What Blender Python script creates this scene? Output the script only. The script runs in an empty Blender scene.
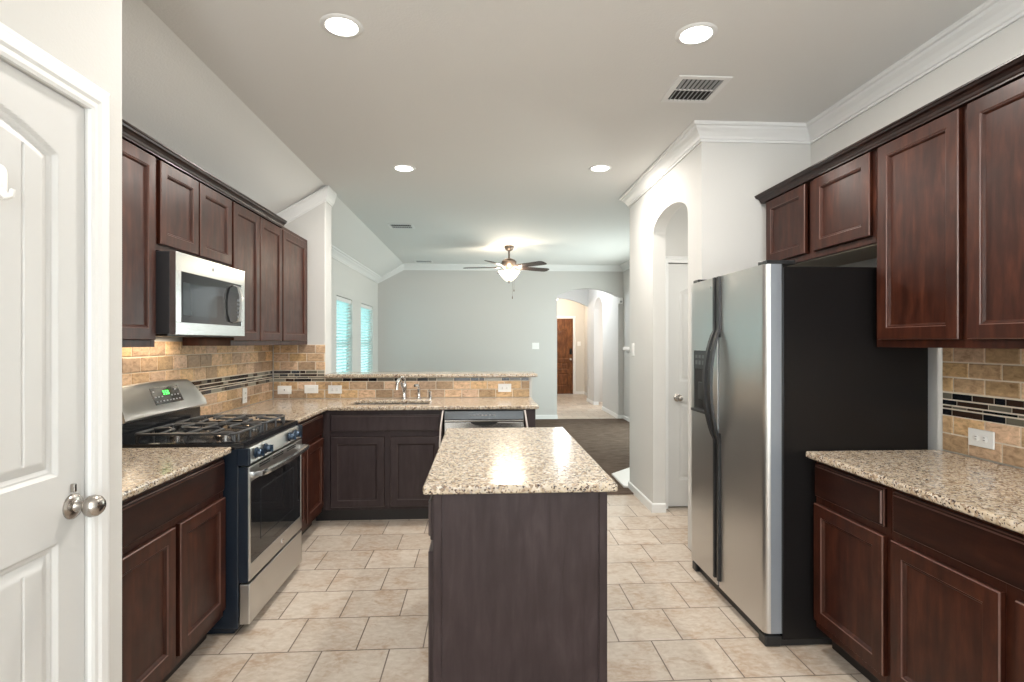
import bpy, bmesh, math, random
from mathutils import Vector, Matrix
random.seed(7)
PI = math.pi
S = bpy.context.scene
C = S.collection

# ---------------------------------------------------------------- camera, world, light, exposure
CAMH = 1.395
cam = bpy.data.objects.new('camera', bpy.data.cameras.new('camera'))
C.objects.link(cam)
cam.location = (0, 0, CAMH)
cam.rotation_euler = (PI/2, 0, -0.056)
cam.data.sensor_width = 36
cam.data.lens = 540*36/1024
cam.data.shift_y = 0.001
cam.data.clip_start = 0.05
S.camera = cam
S.view_settings.view_transform = 'Standard'
S.view_settings.look = 'None'
S.view_settings.exposure = 0.5
S.view_settings.gamma = 1.0
S.view_settings.use_curve_mapping = False
S.cycles.max_bounces = 10
S.cycles.diffuse_bounces = 6
S.cycles.glossy_bounces = 4
S.cycles.sample_clamp_indirect = 8

W = bpy.data.worlds.new('sky'); S.world = W; W.use_nodes = True
W.node_tree.nodes['Background'].inputs[0].default_value = (0.80, 0.93, 1.0, 1)
W.node_tree.nodes['Background'].inputs[1].default_value = 1.0

def area(name, loc, rot, sx, sy, power, col, spread=PI):
    l = bpy.data.lights.new(name, 'AREA'); l.shape = 'RECTANGLE'; l.size = sx; l.size_y = sy
    l.energy = power; l.color = col; l.spread = spread
    o = bpy.data.objects.new(name, l); C.objects.link(o); o.location = loc; o.rotation_euler = rot
    return o
COOL = (0.90, 0.96, 1.0)
area('nook_window_daylight', (0.5, -3.12, 1.35), (PI/2, 0, 0), 2.5, 2.1, 75, COOL)
for i, (y0, y1) in enumerate(((5.45, 6.35), (6.93, 7.76), (8.30, 9.20))):
    area('living_window_daylight', (-2.25, (y0+y1)/2, 1.35), (0, -PI/2, 0), 1.5, y1-y0+.3, 6.5, (0.68, 0.93, 0.96))
area('added_living_daylight', (2.74, 7.9, 1.3), (0, PI/2, 0), 2.0, 2.2, 80, (1.0, 0.97, 0.94))  # added daylight from an unseen right-hand window, fills the living room
area('side_room_daylight', (3.6, 11.4, 1.6), (0, PI/2, 0), 1.6, 1.6, 30, (1.0, 0.93, 0.86))
def fill_point(name, loc, power, col, r=.12):
    l = bpy.data.lights.new(name, 'POINT'); l.energy = power; l.color = col; l.shadow_soft_size = r
    o = bpy.data.objects.new(name, l); C.objects.link(o); o.location = loc
area('nook_bounce_fill', (-.45, -1.6, 1.7), (PI, 0, 0), .6, .6, 115, (1, .975, .945))  # added upward fill with no fixture, bounces off the ceiling to brighten it
fill_point('hall_fill', (1.55, 10.9, 2.3), 38, (.86, .95, 1), .2)  # added fill with no fixture, brightens the hall past the far arch
fill_point('laundry_fill', (2.2, 3.9, 1.9), 8, (1, .97, .9), .1)  # added fill with no fixture, brightens the white door behind the arch

# ---------------------------------------------------------------- geometry helpers
class MB:
    def __init__(s): s.v = []; s.f = []; s.m = []; s.s = []; s.t = []; s.mi = 0; s.tint = (1, 1, 1)
    def add(s, verts, faces, smooth=False):
        n = len(s.v); s.v += [tuple(p) for p in verts]
        for f in faces:
            s.f.append([i+n for i in f]); s.m.append(s.mi); s.s.append(smooth); s.t.append(s.tint)
        return s
    def box(s, x0, y0, z0, x1, y1, z1):
        x0, x1 = min(x0, x1), max(x0, x1); y0, y1 = min(y0, y1), max(y0, y1); z0, z1 = min(z0, z1), max(z0, z1)
        return s.add([(x0,y0,z0),(x1,y0,z0),(x1,y1,z0),(x0,y1,z0),(x0,y0,z1),(x1,y0,z1),(x1,y1,z1),(x0,y1,z1)],
                     [(0,3,2,1),(4,5,6,7),(0,1,5,4),(1,2,6,5),(2,3,7,6),(3,0,4,7)])
    def loft(s, loops, cap0=True, cap1=True, closed=True, smooth=False):
        n = len(loops[0]); V = [p for l in loops for p in l]; F = []
        for i in range(len(loops)-1):
            for j in range(n if closed else n-1):
                k = (j+1) % n
                F.append((i*n+j, i*n+k, (i+1)*n+k, (i+1)*n+j))
        if cap0: F.append(tuple(range(n-1, -1, -1)))
        if cap1: F.append(tuple((len(loops)-1)*n+j for j in range(n)))
        return s.add(V, F, smooth)
    def prism(s, poly, vec):
        vec = Vector(vec); a = [Vector(p) for p in poly]
        return s.loft([a, [p+vec for p in a]])
    def tube(s, path, r, seg=10, caps=True):
        P = [Vector(p) for p in path]; n = len(P)
        R = r if isinstance(r, (list, tuple)) else [r]*n
        T = [(P[min(i+1, n-1)]-P[max(i-1, 0)]).normalized() for i in range(n)]
        ref = Vector((0, 0, 1)) if abs(T[0].z) < .9 else Vector((1, 0, 0))
        u = T[0].cross(ref).normalized(); loops = []
        for i in range(n):
            u = (u - T[i]*u.dot(T[i])).normalized(); w = T[i].cross(u)
            loops.append([P[i] + (u*math.cos(2*PI*k/seg) + w*math.sin(2*PI*k/seg))*R[i] for k in range(seg)])
        return s.loft(loops, caps, caps, smooth=True)
    def lathe(s, prof, c=(0, 0, 0), ax='z', seg=24):
        c = Vector(c); loops = []
        for r, h in prof:
            r = max(r, 1e-4); l = []
            for k in range(seg):
                a = 2*PI*k/seg; x, y = r*math.cos(a), r*math.sin(a)
                p = {'z': (x, y, h), 'y': (x, h, -y), 'x': (h, x, y), '-y': (x, -h, y), '-x': (-h, x, -y)}[ax]
                l.append(c+Vector(p))
            loops.append(l)
        return s.loft(loops, True, True, smooth=True)
    def rects(s, loops, plane, cap0=False, cap1=True):
        """loops: (x0,z0,x1,z1,inset,y) nested rectangles in an xz plane"""
        L = []
        for x0, z0, x1, z1, i, y in loops:
            L.append([(x0+i, y, z0+i), (x1-i, y, z0+i), (x1-i, y, z1-i), (x0+i, y, z1-i)])
        return s.loft(L, cap0, cap1)
    def build(s, name, mat, parent=None, loc=None, bev=0, seg=2, ang=40):
        me = bpy.data.meshes.new(name)
        me.from_pydata(s.v, [], s.f)
        mats = mat if isinstance(mat, (list, tuple)) else [mat]
        for m in mats: me.materials.append(m)
        for p, mi, sm in zip(me.polygons, s.m, s.s):
            p.material_index = mi; p.use_smooth = sm
        if any(t != (1, 1, 1) for t in s.t):
            at = me.color_attributes.new('tint', 'FLOAT_COLOR', 'CORNER')
            for p, t in zip(me.polygons, s.t):
                for li in p.loop_indices: at.data[li].color = (*t, 1)
        bm = bmesh.new(); bm.from_mesh(me); bmesh.ops.recalc_face_normals(bm, faces=bm.faces); bm.to_mesh(me); bm.free()
        me.update()
        if any(s.s): me.set_sharp_from_angle(angle=math.radians(ang))
        o = bpy.data.objects.new(name, me); C.objects.link(o)
        if parent: o.parent = parent
        if loc: o.location = loc
        if bev:
            b = o.modifiers.new('bevel', 'BEVEL'); b.width = bev; b.segments = seg; b.limit_method = 'ANGLE'; b.angle_limit = math.radians(50)
        return o

def tag(o, label, cat, group=None):
    o['label'] = label; o['category'] = cat
    if group: o['group'] = group
    return o
def thing(name, label, cat, loc=(0, 0, 0), rz=0, group=None):
    o = bpy.data.objects.new(name, None); C.objects.link(o); o.empty_display_size = .1
    o.location = loc; o.rotation_euler = (0, 0, rz)
    return tag(o, label, cat, group)
def struct(o): o['kind'] = 'structure'; return o
def copy_tree(o, parent=None):
    c = o.copy(); C.objects.link(c)
    if parent: c.parent = parent
    for ch in list(o.children): copy_tree(ch, c)
    return c

# ---------------------------------------------------------------- materials
class NT:
    def __init__(s, name):
        s.m = bpy.data.materials.new(name); s.m.use_nodes = True; s.t = s.m.node_tree; s.n = s.t.nodes
        s.b = s.n['Principled BSDF']
    def new(s, kind, **kw):
        n = s.n.new(kind)
        for k, v in kw.items():
            if k in n.inputs: n.inputs[k].default_value = v
            else: setattr(n, k, v)
        return n
    def link(s, a, b): s.t.links.new(a, b)
    def coord(s, scale=(1, 1, 1), loc=(0, 0, 0), kind='Object'):
        tc = s.new('ShaderNodeTexCoord'); mp = s.new('ShaderNodeMapping')
        mp.inputs['Scale'].default_value = scale; mp.inputs['Location'].default_value = loc
        s.link(tc.outputs[kind], mp.inputs[0]); return mp.outputs[0]
    def ramp(s, fac, stops, interp='LINEAR'):
        r = s.new('ShaderNodeValToRGB'); r.color_ramp.interpolation = interp
        e = r.color_ramp.elements
        while len(e) < len(stops): e.new(0.5)
        for el, (p, c) in zip(e, stops): el.position = p; el.color = (*c, 1)
        s.link(fac, r.inputs[0]); return r.outputs[0]
    def noise(s, co, scale, detail=4, rough=.55, dist=0):
        n = s.new('ShaderNodeTexNoise', Scale=scale, Detail=detail, Roughness=rough, Distortion=dist)
        s.link(co, n.inputs['Vector']); return n.outputs['Fac']
    def mix(s, fac, a, b, mode='MIX'):
        m = s.new('ShaderNodeMix', data_type='RGBA', blend_type=mode)
        for i, v in ((0, fac), (6, a), (7, b)):
            if isinstance(v, (int, float)): m.inputs[i].default_value = v
            elif isinstance(v, tuple): m.inputs[i].default_value = (*v, 1)
            else: s.link(v, m.inputs[i])
        return m.outputs[2]
    def bump(s, h, strength=.2, dist=.01):
        b = s.new('ShaderNodeBump', Strength=strength, Distance=dist)
        s.link(h, b.inputs['Height']); s.link(b.outputs[0], s.b.inputs['Normal'])
    def set(s, **kw):
        for k, v in kw.items():
            k = k.replace('_', ' ')
            if isinstance(v, tuple) and len(v) == 3: v = (*v, 1)
            if hasattr(v, 'node'): s.link(v, s.b.inputs[k])
            else: s.b.inputs[k].default_value = v
        return s.m
def plain(name, col, rough=.5, metal=0, **kw):
    n = NT(name); return n.set(Base_Color=col, Roughness=rough, Metallic=metal, **kw)
def paint(name, col, bump=.12, scale=130, rough=.75):
    n = NT(name); co = n.coord()
    n.bump(n.noise(co, scale, 3, .6), bump, .004)
    return n.set(Base_Color=col, Roughness=rough)
def wood(name, c0, c1, c2, vert=True, rough=.36, coat=.06):
    n = NT(name)
    co = n.coord((9, 9, 1.3) if vert else (1.3, 9, 9))
    g = n.noise(co, 3.5, 6, .55, .35)
    blot = n.noise(n.coord((1, 1, .7)), 7, 4, .55, .5)
    col = n.ramp(g, [(.3, c0), (.52, c1), (.75, c2)])
    col = n.mix(n.ramp(blot, [(.36, (.0, .0, .0)), (.62, (1, 1, 1))]), n.mix(.6, col, c0), col)
    rr = n.ramp(n.noise(n.coord(), 7, 3), [(.3, (max(.30, rough-.05),)*3), (.7, (rough+.08,)*3)])
    n.link(rr, n.b.inputs['Roughness'])
    return n.set(Base_Color=col, Specular_IOR_Level=.25, Coat_Weight=coat, Coat_Roughness=.2)
def steel(name, col=(.60, .59, .57), rough=.33, vert=False, aniso=.5):
    n = NT(name)
    co = n.coord((2, 2, 260) if not vert else (260, 260, 2))
    g = n.noise(co, 2.0, 2, .5)
    rr = n.ramp(g, [(.3, (rough-.03,)*3), (.7, (rough+.04,)*3)])
    n.link(rr, n.b.inputs['Roughness'])
    return n.set(Base_Color=col, Metallic=1.0, Anisotropic=aniso)
def emit(name, col, st):
    n = NT(name); return n.set(Base_Color=col, Emission_Color=col, Emission_Strength=st, Roughness=.4)
def granite():
    n = NT('granite'); co = n.coord()
    dis = n.new('ShaderNodeTexNoise', Scale=60, Detail=2); n.link(co, dis.inputs['Vector'])
    vm = n.new('ShaderNodeVectorMath', operation='MULTIPLY_ADD'); n.link(dis.outputs['Color'], vm.inputs[0])
    vm.inputs[1].default_value = (.012, .012, .012); n.link(co, vm.inputs[2])
    def vor(sc):
        v = n.new('ShaderNodeTexVoronoi', Scale=sc); n.link(vm.outputs[0], v.inputs['Vector'])
        sp = n.new('ShaderNodeSeparateColor'); n.link(v.outputs['Color'], sp.inputs[0]); return sp.outputs[0]
    big = n.ramp(vor(85), [(0, (.50, .41, .30)), (.26, (.58, .50, .40)), (.46, (.38, .28, .19)), (.62, (.46, .40, .33)), (.76, (.20, .13, .085)), (.88, (.64, .58, .50))], 'CONSTANT')
    sm = n.ramp(vor(190), [(0, (0, 0, 0)), (.76, (1, 1, 1))], 'CONSTANT')
    smc = n.ramp(vor(210), [(0, (.05, .035, .03)), (.45, (.20, .13, .09)), (.7, (.34, .30, .27))], 'CONSTANT')
    cl = n.noise(co, 22, 3)
    col = n.mix(n.ramp(cl, [(.35, (0, 0, 0)), (.65, (.55, .55, .55))]), big, (.49, .405, .30))
    col = n.mix(sm, col, smc)
    return n.set(Base_Color=col, Roughness=.17, Specular_IOR_Level=.42)
def floor_tile():
    n = NT('floor_tile'); co = n.coord((1, 1, 1), (-.79-.151+.302*20, -2.185+.296*20, 0))
    br = n.new('ShaderNodeTexBrick', offset=.5, offset_frequency=2, squash=1, Scale=1.0)
    n.link(co, br.inputs['Vector'])
    for k, v in (('Mortar Size', .0032), ('Mortar Smooth', .1), ('Brick Width', .302), ('Row Height', .296), ('Bias', 0)): br.inputs[k].default_value = v
    br.inputs['Color1'].default_value = (.0, .0, .0, 1); br.inputs['Color2'].default_value = (1, 1, 1, 1); br.inputs['Mortar'].default_value = (.5, .5, .5, 1)
    tone = n.mix(br.outputs['Color'], (.385, .32, .257), (.515, .445, .37))
    cl = n.noise(n.coord(), 5.5, 6, .62, 1.0)
    tone = n.mix(n.ramp(cl, [(.46, (0, 0, 0)), (.66, (.8, .8, .8))]), tone, (.34, .235, .155))
    fine = n.noise(n.coord((1, 1.6, 1)), 26, 5, .6, .5)
    tone = n.mix(n.ramp(fine, [(.4, (0, 0, 0)), (.75, (.4, .4, .4))]), tone, (.72, .67, .61))
    col = n.mix(br.outputs['Fac'], tone, (.15, .115, .088))
    inv = n.new('ShaderNodeMath', operation='SUBTRACT'); inv.inputs[0].default_value = 1; n.link(br.outputs['Fac'], inv.inputs[1])
    n.bump(inv.outputs[0], .35, .003)
    return n.set(Base_Color=col, Roughness=.38)
def stone_tile():
    n = NT('travertine'); at = n.new('ShaderNodeAttribute', attribute_name='tint')
    co = n.coord()
    a = n.noise(n.coord((1, 1, 1.8)), 28, 6, .65, .6)
    c = n.mix(1.0, at.outputs['Color'], n.ramp(a, [(.28, (.50, .42, .34)), (.48, (.95, .93, .9)), (.75, (1.35, 1.34, 1.32))]), 'MULTIPLY')
    p = n.ramp(n.noise(co, 120, 2), [(.28, (0, 0, 0)), (.36, (1, 1, 1))])
    n.bump(p, .25, .002)
    return n.set(Base_Color=c, Roughness=.42)
def carpet_mat():
    n = NT('carpet'); co = n.coord()
    a = n.noise(co, 180, 3, .7)
    col = n.ramp(n.noise(n.coord((1, 3, 1)), 6, 4), [(.35, (.085, .060, .046)), (.65, (.135, .100, .078))])
    n.bump(a, .8, .01)
    return n.set(Base_Color=col, Roughness=1, Specular_IOR_Level=.05)
def black_side():
    n = NT('fridge_black'); co = n.coord()
    d = n.ramp(n.noise(co, 70, 6, .75), [(.66, (0, 0, 0)), (.78, (1, 1, 1))])
    m = n.ramp(n.noise(n.coord(), 3.2, 3), [(.56, (0, 0, 0)), (.7, (.6, .6, .6))])
    mm = n.mix(1.0, d, m, 'MULTIPLY')
    col = n.mix(mm, (.010, .009, .009), (.13, .13, .13))
    n.bump(n.noise(co, 420, 2), .12, .001)
    return n.set(Base_Color=col, Roughness=.24, Specular_IOR_Level=.2)
WALL = paint('wall_paint', (.61, .605, .585))
LIVW = paint('living_wall_paint', (.54, .53, .515))
CEIL = paint('ceiling_paint', (.71, .708, .692), .3, 90)
TRIM = plain('white_trim', (.74, .745, .74), .4)
DOORW = plain('white_door', (.60, .60, .59), .42)
CAB = wood('cherry_cabinet', (.022, .0066, .004), (.050, .0140, .0076), (.084, .0255, .0128), True, .35, 0)
CABH = wood('cherry_cabinet_horizontal', (.013, .0042, .0029), (.026, .0078, .0046), (.042, .0130, .0072), False, .35, 0)
CROWNW = wood('dark_crown_wood', (.010, .0045, .004), (.02, .008, .006), (.035, .013, .009), False)
ISL = wood('espresso_cool_sheen', (.026, .0165, .0165), (.040, .027, .0275), (.053, .038, .039), True, .40, .0)  # espresso wood, greyed so its colour holds the cool daylight sheen
WORN = plain('edge_glint', (.11, .052, .040), .3)  # glossy highlight lines of door and drawer edges, put into the colour
GLINTI = plain('espresso_edge_glint', (.075, .055, .052), .35)  # same painted highlight for island and sink base edges
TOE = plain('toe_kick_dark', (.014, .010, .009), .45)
GRAN = granite(); TILE = floor_tile(); STONE = stone_tile(); CARP = carpet_mat()
GROUT = plain('tile_grout', (.70, .62, .51), .9)
SS = steel('stainless'); SSV = steel('stainless_vertical', (.60, .59, .575), .34, True)
SSB = steel('stainless_bright', (.62, .62, .61), .22)
CHROME = plain('chrome', (.75, .75, .76), .08, 1.0)
NICK = plain('brushed_nickel', (.42, .39, .36), .24, 1.0)
BLK = plain('black_enamel', (.010, .011, .013), .16)
GLASSB = plain('black_glass', (.012, .013, .015), .04)
IRON = plain('cast_iron', (.07, .07, .072), .34, .3)
PLAST = plain('black_plastic', (.013, .013, .014), .38)
FSIDE = black_side()
RSIDE = plain('range_side', (.012, .018, .028), .2)
WPL = plain('white_plastic', (.82, .82, .80), .35)
GREYP = plain('grey_plastic', (.30, .31, .32), .4)
DARKH = plain('dark_slot', (.01, .01, .01), .8)
MOS = [plain('mosaic_brown', (.035, .020, .014), .12), plain('mosaic_black', (.010, .011, .014), .07),
       plain('mosaic_taupe', (.15, .135, .105), .16), plain('mosaic_pale', (.30, .29, .24), .16)]
LED = emit('lamp_lens', (1, .97, .92), 7)
GREEN = emit('green_digits', (.08, 1, .12), 3)
SHADE = emit('frosted_glass_lit', (1, .90, .74), 2.2)

# ---------------------------------------------------------------- structure
XL, XR, YB, ZC = -1.83, 2.12, 4.84, 2.775        # left wall, right wall, bar wall, ceiling
XA, YA = 1.40, 3.37                               # arch wall plane, fridge alcove wall
XP = -1.05                                        # pantry wall
YL, XLR = 9.65, 2.56                              # far living wall, living right wall
CR = -1.372                                       # where the flat ceiling starts to slope
SL = .636

struct(MB().box(-2.2, -3.2, -.12, 5.2, 14.6, 0).build('floor', TILE))
struct(MB().box(XL-.02, 4.87, 0, XLR+.3, YL, .012).build('carpet_floor', CARP, bev=.004))
def slopez(x): return ZC-(CR-x)*SL
m = MB(); m.box(CR, -3.3, ZC, 5.2, 12.5, ZC+.15)
m.prism([(CR, -3.3, ZC), (CR, -3.3, ZC+.15), (-2.1, -3.3, slopez(-2.1)+.15), (-2.1, -3.3, slopez(-2.1))], (0, 15.8, 0))
m.box(.5, 12.62, 2.56, 5.2, 14.6, 2.7)
struct(m.build('ceiling', CEIL))

def panel_wall(name, mat, a0, a1, b0, b1, z1, holes, along='y'):
    """wall box with rectangular holes; a along, b thickness"""
    m = MB()
    hs = sorted(holes)
    def bx(p0, p1, z0, zz):
        if p1-p0 < 1e-4 or zz-z0 < 1e-4: return
        if along == 'y': m.box(b0, p0, z0, b1, p1, zz)
        else: m.box(p0, b0, z0, p1, b1, zz)
    p = a0
    for h0, h1, hz0, hz1 in hs:
        bx(p, h0, 0, z1); bx(h0, h1, 0, hz0); bx(h0, h1, hz1, z1); p = h1
    bx(p, a1, 0, z1)
    return struct(m.build(name, mat))
def arch_pts(c, hw, zs, rise, n=20):
    """arch curve points (a, z) from c+hw to c-hw as a circular arc"""
    R = (hw*hw+rise*rise)/(2*rise); zc = zs+rise-R; t = math.asin(min(1, hw/R))
    if rise > hw: t = PI-t
    return [(c+R*math.sin(t-2*t*i/n), zc+R*math.cos(t-2*t*i/n)) for i in range(n+1)]
def ell_pts(c, hw, zs, rise, n=20):
    return [(c+hw*math.cos(PI*i/n), zs+rise*math.sin(PI*i/n)) for i in range(n+1)]
def arch_wall(name, mat, a0, a1, b0, b1, z1, curve, along):
    """wall with one arched opening, built of quad strips so it stays clean"""
    m = MB(); c = list(reversed(curve)); o0, o1 = c[0][0], c[-1][0]
    def P(a, b, z): return (b, a, z) if along == 'y' else (a, b, z)
    def bx(p0, p1):
        lo, hi = P(p0, b0, 0), P(p1, b1, z1); m.box(*lo, *hi)
    if o0 > a0: bx(a0, o0)
    if a1 > o1: bx(o1, a1)
    for (p, z), (q, w) in zip(c[:-1], c[1:]):
        m.loft([[P(p, b0, z), P(q, b0, w), P(q, b0, z1), P(p, b0, z1)], [P(p, b1, z), P(q, b1, w), P(q, b1, z1), P(p, b1, z1)]])
    return struct(m.build(name, mat))

WIN = [(5.45, 6.35, .75, 1.99), (6.93, 7.76, .75, 1.99), (8.30, 9.20, .75, 1.99)]
panel_wall('wall_left', WALL, 1.52, YL+.12, XL-.14, XL, slopez(XL)+.06, WIN)
panel_wall('wall_right', WALL, -3.2, 3.5, XR, XR+.12, ZC, [])
# pantry wall with its door opening, and the return that ends it
PD0, PD1, PDZ = .79, 1.502, 2.018
panel_wall('wall_pantry', WALL, -3.2, 1.64, XP-.12, XP, ZC, [(PD0, PD1, 0, PDZ)])
struct(MB().box(-1.97, 1.52, 0, XP-.12, 1.64, ZC).build('wall_pantry_return', WALL))
panel_wall('wall_rear', WALL, XP-.12, XR+.12, -3.2, -3.08, ZC, [(-.7, 1.7, .3, 2.35)], 'x')
struct(MB().box(XA, YA, 0, XR, 3.49, ZC).build('wall_alcove', WALL))
arch_wall('wall_arch', WALL, 3.49, 5.05, XA, XA+.105, ZC, ell_pts(3.975, .375, 2.275, .14), 'y')
struct(MB().box(XA+.105, 4.93, 0, XLR, 5.05, ZC).build('wall_fireplace_side', LIVW))
panel_wall('wall_living_right', LIVW, 5.05, YL+.12, XLR, XLR+.12, ZC, [(6.8, 9.0, .1, 2.3)])
arch_wall('wall_back', LIVW, XL-.14, XLR+.12, YL, YL+.14, ZC, arch_pts(1.908, .556, 2.22, .145), 'x')
# hall alcove behind the arch, with a white door
panel_wall('wall_hall_back', WALL, XA+.105, 2.9, 4.45, 4.56, ZC, [(1.56, 2.30, 0, 2.06)], 'x')
struct(MB().box(2.6, 3.4, 0, 2.72, 4.45, ZC).build('wall_hall_side', WALL))
# divider stub and bar half wall
m = MB()
m.prism([(XL, YB, 0), (-1.375, YB, 0), (-1.375, YB, slopez(-1.375)+.02), (XL, YB, slopez(XL)+.02)], (0, .20, 0))
struct(m.build('wall_divider', WALL, bev=.008))
m = MB().box(-1.375, YB, 0, .452, YB+.16, 1.083)
struct(m.build('wall_bar', WALL, bev=.004))
# foyer
FR = 2.485
arch_wall('wall_foyer_right', LIVW, YL+.14, 12.5, FR, FR+.10, ZC, arch_pts(11.42, .42, 2.13, .22), 'y')
struct(MB().box(.9, YL+.14, 0, 1.0, 14.5, ZC).build('wall_foyer_left', LIVW))
FOYW = paint('foyer_wall_paint', (.62, .585, .53))
arch_wall('wall_foyer_header', LIVW, 1.0, 3.9, 12.5, 12.62, ZC, arch_pts(1.78, .70, 2.22, .19), 'x')
struct(MB().box(2.74, 12.62, 0, 2.86, 14.45, 2.56).build('wall_foyer_side', FOYW))
panel_wall('wall_foyer_back', FOYW, 1.0, 3.9, 14.33, 14.45, 2.56, [(1.50, 2.44, 0, 2.02)], 'x')
struct(MB().box(3.8, 9.8, 0, 3.9, 12.5, ZC).build('wall_side_room', FOYW))

# ---- crown moulding and baseboards swept along the walls
CP = [(0, .105), (.011, .105), (.011, .092), (.018, .088), (.024, .074), (.040, .052), (.058, .034), (.064, .022), (.074, .020), (.080, .012), (.080, 0), (0, 0)]
BP = [(0, .075), (.006, .075), (.012, .066), (.013, 0), (0, 0)]
def sweep(name, path, prof, mat, side=1, down=True, parent=None):
    """profile (out, down) along a plan polyline with mitred corners; side=+1 means out is left of travel"""
    P = [Vector(p) for p in path]; n = len(P); nrm = []
    for i in range(n-1):
        d = P[i+1]-P[i]; d.z = 0; d.normalize(); nrm.append(Vector((-d.y, d.x, 0))*side)
    loops = []
    for i in range(n):
        if i == 0: mm = nrm[0]
        elif i == n-1: mm = nrm[-1]
        else:
            b = (nrm[i-1]+nrm[i]); b.normalize(); mm = b/max(.2, b.dot(nrm[i]))
        loops.append([P[i]+mm*o+Vector((0, 0, -d if down else d)) for o, d in prof])
    return MB().loft(loops).build(name, mat, parent)
struct(sweep('trim_1', [(XR, -3.08, ZC), (XR, YA, ZC), (XA, YA, ZC), (XA, 5.05, ZC), (XLR, 5.05, ZC), (XLR, YL, ZC), (CR, YL, ZC), (XL, YL, slopez(XL+.08)), (XL, YB+.20, slopez(XL+.08))], CP, TRIM, 1))
CPS = [(0, .13), (.008, .13), (.008, .114), (.014, .108), (.02, .09), (.026, .058), (.031, .034), (.032, .024), (.036, .02), (.036, 0), (0, 0)]
struct(sweep('trim_2', [(XL, YB, slopez(XL)), (-1.375, YB, ZC-.010), (-1.375, YB+.20, ZC-.010), (-1.5, YB+.20, ZC-.08)], CPS, TRIM, -1))
def base(name, path, side, z=0): return struct(sweep(name, [(x, y, z) for x, y in path], BP, TRIM, side, False))
base('baseboard_arch', [(XR, YA), (XA, YA), (XA, 3.45)], 1)
base('baseboard_arch.001', [(XA+.105, 4.35), (XA, 4.35), (XA, 5.05), (1.52, 5.05)], 1)
base('baseboard_back', [(1.352, YL+.10), (1.352, YL), (XL, YL)], 1, .012)
base('baseboard_back.001', [(XLR, 6.5), (XLR, YL), (2.464, YL), (2.464, YL+.14), (FR, YL+.14), (FR, 11.0), (FR+.10, 11.0)], 1)
base('baseboard_foyer', [(FR+.1, 11.84), (FR, 11.84), (FR, 12.5), (2.48, 12.5), (2.48, 12.62), (2.74, 12.62), (2.74, 14.33), (2.51, 14.33)], 1)
base('baseboard_bar', [(.452, YB), (.452, YB+.16), (-1.375, YB+.16)], 1)

def casing(name, plane, a0, a1, z1, w=.07, p=.018, along='y', sgn=1, z0=0):
    """door casing, stepped profile, on a wall plane"""
    m = MB()
    def P(a, b, z): return (plane+sgn*b, a, z) if along == 'y' else (a, plane+sgn*b, z)
    prof = [(0, 0), (0, p*.55), (.008, p*.75), (.020, p*.75), (.028, p), (w-.018, p), (w-.010, p*.7), (w, p*.55), (w, 0)]
    loops = []
    for (aa, zz, da, dz) in ((a0, z0, -1, 0), (a0, z1, -1, 1), (a1, z1, 1, 1), (a1, z0, 1, 0)):
        loops.append([P(aa+da*o, b, zz+dz*o) for o, b in prof])
    m.loft(loops)
    return struct(m.build(name, TRIM))
casing('trim_3', XP, PD0, PD1, PDZ)
casing('trim_4', 4.45, 1.56, 2.30, 2.06, .055, .016, 'x', -1)
casing('trim_5', 14.33, 1.50, 2.44, 2.02, .07, .018, 'x', -1)

def panel_door(name, mat, w, h, panels, th=.036, nx=120, nz=260, grooves=True):
    """moulded door slab in local xz, face towards -y; panels = (x0, x1, z0, z1, rise)"""
    def depth(x, z):
        d = 0.0
        for x0, x1, z0, z1, rise in panels:
            c, hw = (x0+x1)/2, (x1-x0)/2
            top = z1+rise*(1-min(1, abs(x-c)/hw)**2)
            s = min(x-x0, x1-x, z-z0, top-z)
            if s > 0:
                if s < .007: d = .009*s/.007
                elif s < .014: d = .009
                elif s < .021: d = .009+.005*(s-.014)/.007
                elif s < .044: d = .014-.010*(s-.021)/.023
                else:
                    d = .004
                    if grooves:
                        g = abs(((x-c) % .11)-.055)
                        if g < .0045: d += .005*(1-g/.0045)
        return d
    m = MB(); V = []; F = []
    xs = [w*i/nx for i in range(nx+1)]; zs = [h*j/nz for j in range(nz+1)]
    for z in zs:
        for x in xs: V.append((x, depth(x, z), z))
    k = nx+1
    for j in range(nz):
        for i in range(nx): F.append((j*k+i, j*k+i+1, (j+1)*k+i+1, (j+1)*k+i))
    n = len(V); V += [(0, th, 0), (w, th, 0), (w, th, h), (0, th, h)]
    F.append((n+1, n, n+3, n+2))
    F.append((n, n+1) + tuple(range(nx, -1, -1)))
    F.append((n+2, n+3) + tuple(nz*k+i for i in range(nx+1)))
    F.append((n+3, n) + tuple(j*k for j in range(nz+1)))
    F.append((n+1, n+2) + tuple(j*k+nx for j in range(nz, -1, -1)))
    m.add(V, F, True)
    return struct(m.build(name, mat, ang=25))
KNOB = [(.0, 0), (.033, 0), (.033, .004), (.028, .009), (.015, .012), (.012, .016), (.012, .030), (.018, .034), (.026, .042), (.0285, .052), (.026, .064), (.018, .073), (.006, .077), (0, .077)]
d1 = panel_door('door_1', DOORW, PD1-PD0-.006, 2.008, [(.09, PD1-PD0-.006-.09, 1.052, 1.855, .066), (.09, PD1-PD0-.006-.09, .22, .884, 0)], nx=200, nz=460)
d1.location = (XP-.006, PD0+.003, .008); d1.rotation_euler = (0, 0, PI/2)
MB().lathe(KNOB, (.663, 0, .963), '-y').build('door_knob', NICK, d1)
MB().box(.655, -.012, 1.00, .664, .0, 1.022).build('latch_pin', NICK, d1, bev=.002)
d2 = panel_door('door_2', DOORW, .734, 2.04, [(.10, .634, 1.05, 1.80, .07), (.10, .634, .22, .88, 0)])
d2.location = (1.563, 4.462, .012)
MB().lathe(KNOB, (.083, 0, .915), '-y').build('door_knob', NICK, d2)
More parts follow.
